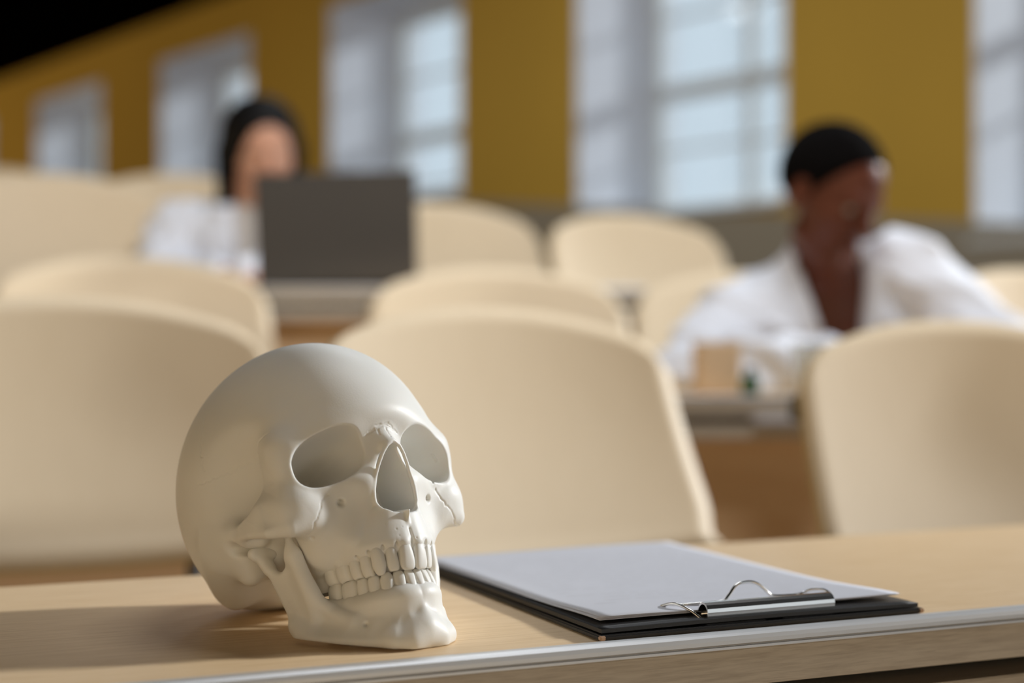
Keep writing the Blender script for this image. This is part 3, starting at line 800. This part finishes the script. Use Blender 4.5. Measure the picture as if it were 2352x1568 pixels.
A = [b.bm.verts.new((p.x, p.y, CEIL)) for p in c0]; B = [b.bm.verts.new((p.x, p.y, CEIL+.1)) for p in c0]
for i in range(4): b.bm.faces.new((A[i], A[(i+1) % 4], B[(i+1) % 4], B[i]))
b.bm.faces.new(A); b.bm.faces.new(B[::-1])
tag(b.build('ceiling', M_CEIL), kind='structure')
b = MB(); b.box((W_FAR, -14, 0), (W_FAR+.15, DEPTH+.15, CEIL)); tag(b.build('wall_back', M_WALL, M=WM), kind='structure')
# stepped seating floor
TIER = {1: 0., 2: .10, 3: .27, 4: .47}
for i, (k, y0, y1) in enumerate(((2, 2.32, 3.02), (3, 3.02, 4.0), (4, 4.0, 6.2))):
    b = MB(); b.box((-2.6, y0, 0), (1.9 if k < 4 else .3, y1, TIER[k])); o = b.build('floor_tier_%d' % (i+1), M_FLOOR); tag(o, kind='structure')

# ---------- the front desk ----------
E1 = Vector((math.cos(ROW), math.sin(ROW), 0)); E2 = Vector((-math.sin(ROW), math.cos(ROW), 0))
def desk_m(o, ang): return Matrix.Translation(o) @ Matrix.Rotation(ang, 4, 'Z')
def make_desk(label, o, ang, x0, x1, depth, z, panel_to, mat_top, group=None, panel_mat=None, sup=True):
    """o = world point of the near edge line; x along the edge, y away from the camera"""
    root = empty('lecture_desk', (o[0], o[1], 0), ang); tag(root, label, 'desk', group)
    b = MB(); b.box((x0, .0075, z-.022), (x1, depth, z), bev=.0008); b.build('desktop', mat_top, root)
    b = MB(); b.box((x0, .0012, z-.0285), (x1, .0074, z-.0072), bev=.0006); b.build('front_edge_band', M_EDGEWOOD, root)
    pr = [(.0105, .0004), (.0105, .0016), (.0045, .0019), (.0026, .0014), (.0010, .0002), (.0002, -.0020), (.0002, -.0042), (.0004, -.0050), (.0024, -.0051), (.0024, -.0055),
          (.0002, -.0056), (.0002, -.0070), (.0074, -.0070), (.0074, .0004)]
    b = MB(); b.prism([(y, zz+z) for y, zz in pr], x0, x1); b.build('aluminium_edge_strip', M_ALU, root)
    b = MB(); b.box((x0, .03, z-.036), (x1, depth-.03, z-.0225)); b.build('underframe', M_DARK, root)
    b = MB(); b.box((x0, .004, z-.062), (x1, depth-.04, z-.040), bev=.001); b.build('shelf', M_EDGEWOOD, root)
    b = MB(); b.box((x0+.02, .030, panel_to), (x1-.02, .046, z-.0625)); b.build('modesty_panel', panel_mat or M_PANEL, root)
    for xx in (x0+.02, x1-.05):
        b = MB(); b.box((xx, .047, panel_to), (xx+.03, depth-.05, z-.0625)); b.build('desk_support', M_DARK, root)
    return root
front = make_desk('long beech front desk with silver edge strip carrying the skull and clipboard', (-.1431, .741), ROW, -1.1, 2.6, .346, .75, .0, M_DESK)

# ---------- lecture chairs ----------
def make_chair():
    root = empty('lecture_chair', (0, 0, 0)); tag(root, 'x', 'chair')
    def shell(fn, name, m, nu, nv, th, par=root):
        V = []; F = []
        P = [[Vector(fn(-1+2*i/nu, j/nv)) for i in range(nu+1)] for j in range(nv+1)]
        for j in range(nv+1):
            for i in range(nu+1):
                du = P[j][min(i+1, nu)]-P[j][max(i-1, 0)]; dv = P[min(j+1, nv)][i]-P[max(j-1, 0)][i]
                n = du.cross(dv).normalized() if du.cross(dv).length > 1e-9 else Vector((0, -1, 0))
                V.append(P[j][i]+n*th/2); V.append(P[j][i]-n*th/2)
        I = lambda i, j, s: (j*(nu+1)+i)*2+s
        for j in range(nv):
            for i in range(nu):
                F.append((I(i, j, 0), I(i+1, j, 0), I(i+1, j+1, 0), I(i, j+1, 0))); F.append((I(i, j, 1), I(i, j+1, 1), I(i+1, j+1, 1), I(i+1, j, 1)))
        nf = len(F)
        for i in range(nu): F.append((I(i, 0, 0), I(i, 0, 1), I(i+1, 0, 1), I(i+1, 0, 0))); F.append((I(i, nv, 0), I(i+1, nv, 0), I(i+1, nv, 1), I(i, nv, 1)))
        for j in range(nv): F.append((I(0, j, 0), I(0, j+1, 0), I(0, j+1, 1), I(0, j, 1))); F.append((I(nu, j, 0), I(nu, j, 1), I(nu, j+1, 1), I(nu, j+1, 0)))
        me = bpy.data.meshes.new(name); me.from_pydata([tuple(v) for v in V], [], F)
        for k, p in enumerate(me.polygons): p.use_smooth = k < nf; p.material_index = 0 if k < nf else 1
        o = link(bpy.data.objects.new(name, me), par, m); me.materials.append(M_PLYEDGE)
        return o
    def back(u, v):
        zt = .952-.052*abs(u)**2.2-.035*max(0, abs(u)-.86)/.14*max(0, abs(u)-.86)/.14
        zb = .640+.012*abs(u)**2
        z = zb+(zt-zb)*v; k = (z-.66)/.30
        hw = .263-.018*max(k, 0)-.012*max(0, 1-abs(k)*8)*(k > 0)
        return (u*hw, .0+.125*k-.028*u*u*(1+.3*k)+.012*math.sin(k*math.pi)-max(0, .66-z)**1.6*4.2, z)
    def seat(u, v):
        y = -.38+.40*v; return (u*(.215+.02*v-.03*max(0, .15-v)/.15), y, .455-.02*math.sin(v*2.6)+.012*u*u-.05*max(0, .12-v)/.12*.3+.03*max(0, v-.85)/.15)
    shell(back, 'backrest', M_PLY, 24, 16, .012); shell(seat, 'seat', M_PLY, 14, 14, .014)
    for sx in (-1, 1):
        b = MB(); b.tube([(sx*.15, -.30, .43), (sx*.15, -.02, .425), (sx*.15, .035, .47), (sx*.15, .04, .66), (sx*.15, .10, .84)], .010, 8); b.build('side_frame', M_STEEL, root)
        b = MB(); b.box((sx*.236-.010, .075, .83), (sx*.236+.010, .10, .86), bev=.003); b.build('bracket', M_STEEL, root)
    b = MB(); b.box((-.17, -.16, .40), (.17, -.10, .43), bev=.004); b.tube([(0, -.13, .0), (0, -.13, .41)], .028, 14); b.build('pedestal', M_STEEL, root)
    b = MB(); b.box((-.14, -.27, 0.0), (.14, .01, .012), bev=.003); b.build('foot_plate', M_STEEL, root)
    return root
G1, G2, G3, G4 = 'beech chairs in the row behind the front desk', 'beech chairs of the second seating row', 'beech chairs of the third seating row', 'beech chairs of the topmost seating row'
CH = [  # x, y, floor, yaw, label, group
    (-.505, 1.75, .018, 24, 'pale beech lecture chair left behind the skull, nearest on that side', G1),
    (.022, 1.82, .006, 31, 'wide beech lecture chair directly behind the skull and clipboard', G1),
    (.600, 1.84, -.010, 20, 'pale beech lecture chair at the right, in front of the man in the coat', G1),
    (-.665, 2.72, TIER[2]+.02, 24, 'beech lecture chair in front of the seated woman, left of the laptop', G2),
    (.0, 2.74, TIER[2], 20, 'beech lecture chair whose top shows just above the chair behind the skull', G2),
    (.49, 2.90, TIER[2], 14, 'beech lecture chair the man in the white coat sits on', G2),
    (1.02, 2.80, TIER[2], 26, 'beech lecture chair at the right frame edge past the man\'s sleeve', G2),
    (-1.04, 3.45, .355, 20, 'beech lecture chair at the far left below the small far windows, left of the woman', G3),
    (-.60, 3.80, .34, 16, 'beech lecture chair the dark-haired woman sits on', G3),
    (-.10, 3.58, .295, 36, 'third-row beech chair whose left side is hidden by the open laptop', G3),
    (.335, 3.60, TIER[3], 30, 'brightly lit third-row beech chair directly left of the man\'s shoulder, under the widest window', G3),
    (-1.60, 4.6, .50, 10, 'topmost-row beech chair at the left frame edge below the small far window', G4),
    (-1.02, 4.6, .48, 10, 'topmost-row beech chair left of the woman\'s head', G4),
]
proto = make_chair()
for i, (x, y, z, yaw, lab, grp) in enumerate(CH):
    o = proto if i == 0 else copy_tree(proto)
    o.location = (x, y, z); o.rotation_euler = (0, 0, math.radians(yaw)); o['label'] = lab; o['group'] = grp
make_desk('second-row beech desk where the man in the coat leans', (.3, 2.22), math.radians(3), -2.6, 1.6, .36, .836, TIER[1], M_DESK, 'lecture desks of the rising rows')
make_desk('third-row beech desk carrying the laptop', (-.3, 2.94), math.radians(2), -2.2, .56, .38, 1.02, TIER[2], M_DESK, 'lecture desks of the rising rows', M_PANEL)
make_desk('topmost beech desk behind the woman', (-.9, 4.01), math.radians(0), -1.6, .95, .36, 1.2, TIER[3], M_DESK, 'lecture desks of the rising rows')
# ---------- the skull ----------
PSI, TAU, RHO = 42, 22, 1.8
def skull_axes(psi, tau, rho):
    psi, tau, rho = map(math.radians, (psi, tau, rho))
    F = np.array([math.sin(psi), -math.cos(psi), 0]); L = np.array([math.cos(psi), math.sin(psi), 0]); U = np.array([0, 0, 1.])
    F2 = F*math.cos(tau)+U*math.sin(tau); U2 = U*math.cos(tau)-F*math.sin(tau)
    return np.array([L*math.cos(rho)-U2*math.sin(rho), F2, U2*math.cos(rho)+L*math.sin(rho)])
RS = skull_axes(PSI, TAU, RHO); DESK_N = tuple(float(x) for x in RS @ np.array([0, 0, 1.]))
build_skull(M_PLASTER, (-.0451, .8265, .75), RS)

# ---------- clipboard ----------
cb = empty('clipboard', (.049, .841, .75), math.radians(23.9)); tag(cb, 'black leatherette clipboard holding white sheets beside the skull', 'clipboard')
def slab(w, h, r, z0, z1, curl=None, nx=24, ny=30, x0=0., y0=0.):
    b = MB(); g = []
    for s in (0, 1):
        rows = []
        for j in range(ny+1):
            row = []
            for i in range(nx+1):
                x, y = x0+w*i/nx, y0+h*j/ny; z = (z1 if s else z0)+(curl(x, y) if curl else 0)
                row.append(b.bm.verts.new((x, y, z)))
            rows.append(row)
        g.append(rows)
    for j in range(ny):
        for i in range(nx):
            b.bm.faces.new((g[0][j][i], g[0][j+1][i], g[0][j+1][i+1], g[0][j][i+1])).smooth = True
            b.bm.faces.new((g[1][j][i], g[1][j][i+1], g[1][j+1][i+1], g[1][j+1][i])).smooth = True
    for i in range(nx):
        b.bm.faces.new((g[0][0][i], g[0][0][i+1], g[1][0][i+1], g[1][0][i])); b.bm.faces.new((g[0][ny][i+1], g[0][ny][i], g[1][ny][i], g[1][ny][i+1]))
    for j in range(ny):
        b.bm.faces.new((g[0][j+1][0], g[0][j][0], g[1][j][0], g[1][j+1][0])); b.bm.faces.new((g[0][j][nx], g[0][j+1][nx], g[1][j+1][nx], g[1][j][nx]))
    return b
BW, BH = .2215, .312
b = MB(); b.box((0, 0, .0004), (BW, BH, .0034), bev=.0009); bd = b.build('cover', M_LEATHER, cb)
lift = lambda x, y: .0010+.0016*math.exp(-((x/BW-.42)/.5)**2)*(1-y/BH)
b = slab(BW-.004, BH-.006, 0, .0036, .0058, lambda x, y: lift(x, y)*.9-.001, x0=.002, y0=.003); b.build('upper_board', M_LEATHER, cb)
# stitched seam along the short edge
b = MB()
for i in range(58):
    x = .006+i*.0036; b.box((x, .0016, .0032), (x+.0020, .0020, .00355))
b.build('stitching', M_LEATHER, bd)
for x, y in ((.0, .0), (BW-.003, .0)):
    b = MB(); b.box((x-.0003, y-.0005, .0006), (x+.0033, y+.003, .0032), bev=.0006); b.build('worn_corner', M_CARD, bd)
PX0, PY0, PW, PH = .008, .017, .2085, .290
pc = lambda x, y: .0062+.0022*math.exp(-((y-.02)/.05)**2)+.0007*math.sin(x*22+1)*math.sin(y*14)+.0010*(x/PW)*math.exp(-(y/.08)**2)
ps = []
for k in range(3):
    s = slab(PW, PH, 0, 0, .00012, lambda x, y, k=k: pc(x, y)+k*.00035+(.0006*k*math.exp(-((x-.02)/.05)**2)*math.exp(-((y-.02)/.06)**2)), x0=PX0+(0, -.0012, .0008)[k], y0=PY0+(0, .0015, 0)[k])
    pr = empty('paper_sheet', cb.location, math.radians(23.9)) if 0 else None
    o = s.build('paper_sheet', M_PAPER); o.location = cb.location; o.rotation_euler = cb.rotation_euler
    tag(o, ('lowest white sheet clipped on the black board', 'middle white sheet clipped on the black board', 'topmost white printed sheet clipped on the black board')[k], 'paper', 'white sheets on the clipboard')
    ps.append(o)
# faint lines of print on the top sheet
b = MB(); rr = random.Random(5)
for j in range(17):
    y = PY0+.045+j*.0125; x = PX0+.02
    while x < PX0+PW-.03:
        L = rr.uniform(.006, .02)
        if rr.random() < .85:
            n = 4
            for i in range(n):
                xa, xb = x+L*i/n, x+L*(i+1)/n
                q = [(xa, y), (xb, y), (xb, y+.0014), (xa, y+.0014)]
                b.bm.faces.new([b.bm.verts.new((a, c, pc(a, c)+2*.00035+.00012+.0006*2*math.exp(-((a-.02)/.05)**2)*math.exp(-((c-.02)/.06)**2)+.00005)) for a, c in q])
        x += L+.004
    if j in (4, 9): pass
b.build('printed_lines', M_INK, ps[2])
# spring clip: folded plate with two pins and a wire lever
cx0, cx1, cy = .072, .160, .006
pl = []
for i in range(15):
    a = math.radians(-70+i*(230/14)); pl.append((cy+.0062-.0062*math.cos(a)*1.0, .0098+.0052*math.sin(a)))
prof_out = [(cy+.0012, .0036), (cy+.0003, .0052), (cy-.0004, .0070), (cy-.0006, .0086), (cy-.0001, .0102), (cy+.0014, .0117), (cy+.0036, .0126), (cy+.0062, .0127), (cy+.0086, .0118), (cy+.0106, .0100), (cy+.0116, .0082)]
prof_in = [(cy+.0108, .0080), (cy+.0100, .0094), (cy+.0080, .0110), (cy+.0060, .0118), (cy+.0038, .0117), (cy+.0020, .0109), (cy+.0008, .0097), (cy+.0003, .0085), (cy+.0005, .0070), (cy+.0012, .0053), (cy+.0021, .0037)]
prof_out = [(y, .0036+(z-.0036)*1.3) for y, z in prof_out]; prof_in = [(y, .0036+(z-.0036)*1.3) for y, z in prof_in]
b = MB(); b.prism(prof_out+prof_in, cx0, cx0+.040); b.prism(prof_out[1:]+prof_in[:-1], cx0+.040, cx0+.052); b.prism(prof_out+prof_in, cx0+.052, cx1)
clip = b.build('clip', M_CHROME, cb)
b = MB(); b.tube([(cx0-.0012, cy+.006, .0088), (cx1+.0012, cy+.006, .0088)], .0013, 10); b.build('hinge_pin', M_CHROME, clip)
b = MB()
b.bm.free()
for x in (cx0+.012, cx1-.012): b = MB(); b.tube([(x, cy+.003, .0058), (x, cy+.003, .0066)], .0035, 12); b.build('rivet', M_CHROME, clip)
W = [(cx0-.002, cy+.004, .0062), (cx0-.006, cy+.010, .0105), (cx0-.010, cy+.020, .0128), (cx0-.0128, cy+.029, .0105), (cx0-.0115, cy+.031, .0096), (cx0-.002, cy+.029, .0100), (cx0+.010, cy+.025, .0108), (cx0+.024, cy+.023, .0116),
     (cx0+.029, cy+.0235, .0146), (cx0+.034, cy+.025, .0192), (cx0+.039, cy+.026, .0210), (cx0+.046, cy+.026, .0212), (cx0+.051, cy+.025, .0194), (cx0+.056, cy+.0235, .0150), (cx0+.060, cy+.023, .0124),
     (cx0+.075, cy+.024, .0116), (cx1-.004, cy+.026, .0120), (cx1-.0005, cy+.023, .0142), (cx1+.004, cy+.016, .0148), (cx1+.004, cy+.008, .0120), (cx1+.001, cy+.005, .0080)]
def crom(P, n=6):
    P = [Vector(p) for p in P]; Q = [P[0]*2-P[1]]+P+[P[-1]*2-P[-2]]; out = []
    for i in range(1, len(Q)-2):
        p0, p1, p2, p3 = Q[i-1:i+3]
        for j in range(n):
            t = j/n; out.append(.5*((2*p1)+(p2-p0)*t+(2*p0-5*p1+4*p2-p3)*t*t+(3*p1-p0-3*p2+p3)*t**3))
    return out+[P[-1]]
b = MB(); b.tube(crom(W), .0010, 8); b.build('wire_lever', M_CHROME, clip)

# ---------- laptop on the third-row desk ----------
lp = empty('laptop', (-.345, 3.03, 1.0205), math.radians(10)); tag(lp, 'dark grey open laptop with its back to the camera in front of the woman', 'laptop')
b = MB(); b.box((-.158, .0, .0), (.158, .215, .014), bev=.003); b.build('base', M_LAPTOP, lp)
b = MB()
for j in range(5):
    for i in range(13): b.box((-.14+i*.0215, .03+j*.019, .0141), (-.14+i*.0215+.018, .03+j*.019+.0155, .0158), bev=.0006)
b.build('keyboard', M_KEYS, lp)
b = MB(); b.box((-.05, .140, .0141), (.05, .205, .0145)); b.build('touchpad', M_DARK, lp)
LM = Matrix.Translation((0, -.004, .010)) @ Matrix.Rotation(math.radians(12), 4, 'X') @ Matrix.Rotation(math.radians(-2.5), 4, 'Y')
b = MB(); b.box((-.158, -.004, .0), (.158, .004, .222), bev=.0025); b.build('lid', M_LAPTOP, lp, M=LM)
b = MB(); b.box((-.148, .0041, .012), (.148, .0049, .212)); b.build('screen', M_SCREEN, lp, M=LM)
b = MB(); b.tube([(-.12, .0, .010), (.12, .0, .010)], .006, 10); b.build('hinge', M_KEYS, lp)

# ---------- small things around the man ----------
def at2(n, lab, cat, loc, rz): return tag(empty(n, loc, rz), lab, cat)
Z2 = .8365
o = MB(); o.box((-.032, -.02, 0), (.034, .02, .078), bev=.002); o = o.build('card_box', M_BOX); o.location = (.312, 2.33, Z2); o.rotation_euler = (0, 0, .2); tag(o, 'small beige card box on the second-row desk, left of the green bottle', 'box')
g = at2('green_bottle', 'small dark green bottle standing on the second-row desk before the man', 'bottle', (.358, 2.29, Z2), 0)
b = MB(); b.tube([(0, 0, 0), (0, 0, .022), (0, 0, .027), (0, 0, .031)], [.014, .014, .009, .006], 16); b.build('body', M_GREEN, g)
b = MB(); b.tube([(0, 0, .0312), (0, 0, .040)], .008, 14); b.build('cap', M_DARK, g)
g = at2('plastic_cup', 'clear plastic cup on the second-row desk by the man\'s hands', 'cup', (.452, 2.30, Z2), 0)
b = MB(); n = 24; R0 = [(.022, 0), (.030, .075), (.0305, .076), (.0285, .074), (.0205, .003), (0.0005, .003)]
vs = [[b.bm.verts.new((r*math.cos(2*math.pi*i/n), r*math.sin(2*math.pi*i/n), z)) for i in range(n)] for r, z in [(0.0005, 0)]+R0]
for p, q in zip(vs[:-1], vs[1:]):
    for i in range(n): b.bm.faces.new((p[i], p[(i+1) % n], q[(i+1) % n], q[i])).smooth = True
b.build('cup_body', M_CLEAR, g)
o = MB(); o.box((-.052, -.032, 0), (.052, .12, .0092), bev=.001); o = o.build('book', M_PAPER); o.location = (.405, 2.24, .7968); tag(o, 'pale book poking out of the shelf under the second-row desk', 'book')

# ---------- the two people ----------
woman = dict(pelvis=(0, 0, 95), chest=(8, 60, 375), neck=(20, 75, 505), head=(36, 118, 632), sh_l=(168, 70, 460), sh_r=(-168, 45, 460),
             el_l=(235, 215, 330), el_r=(-200, 190, 325), wr_l=(170, 325, 345), wr_r=(60, 330, 340), hd_l=(-.35, .9, -.05), hd_r=(.2, 1, -.05), hs_l=-1, hs_r=1,
             look=(20, 14, -6), curl=.45)
make_person('person', 'woman with long straight black hair and white coat sitting behind the laptop', (-.60, 3.56, TIER[3]+.44),
            woman, M_SKIN1, M_HAIR, M_COAT, M_SHIRT, M_TROUSER, 'long', 3, (42, 150))
man = dict(pelvis=(0, 0, 95), chest=(30, 165, 385), neck=(40, 225, 510), head=(38, 290, 640), sh_l=(195, 185, 520), sh_r=(-125, 230, 415),
           el_l=(350, 300, 370), el_r=(-215, 370, 335), wr_l=(190, 440, 356), wr_r=(10, 430, 358), hd_l=(-.8, .5, -.02), hd_r=(.85, .35, -.02), hs_l=-1, hs_r=1,
           look=(42, 28, 6), curl=.6)
make_person('person', 'man with cropped black hair in an open white coat leaning over his desk', (.49, 2.83, TIER[2]+.417),
            man, M_SKIN2, M_HAIR2, M_COAT, None, M_TROUSER, 'short', 8, (52, 190))
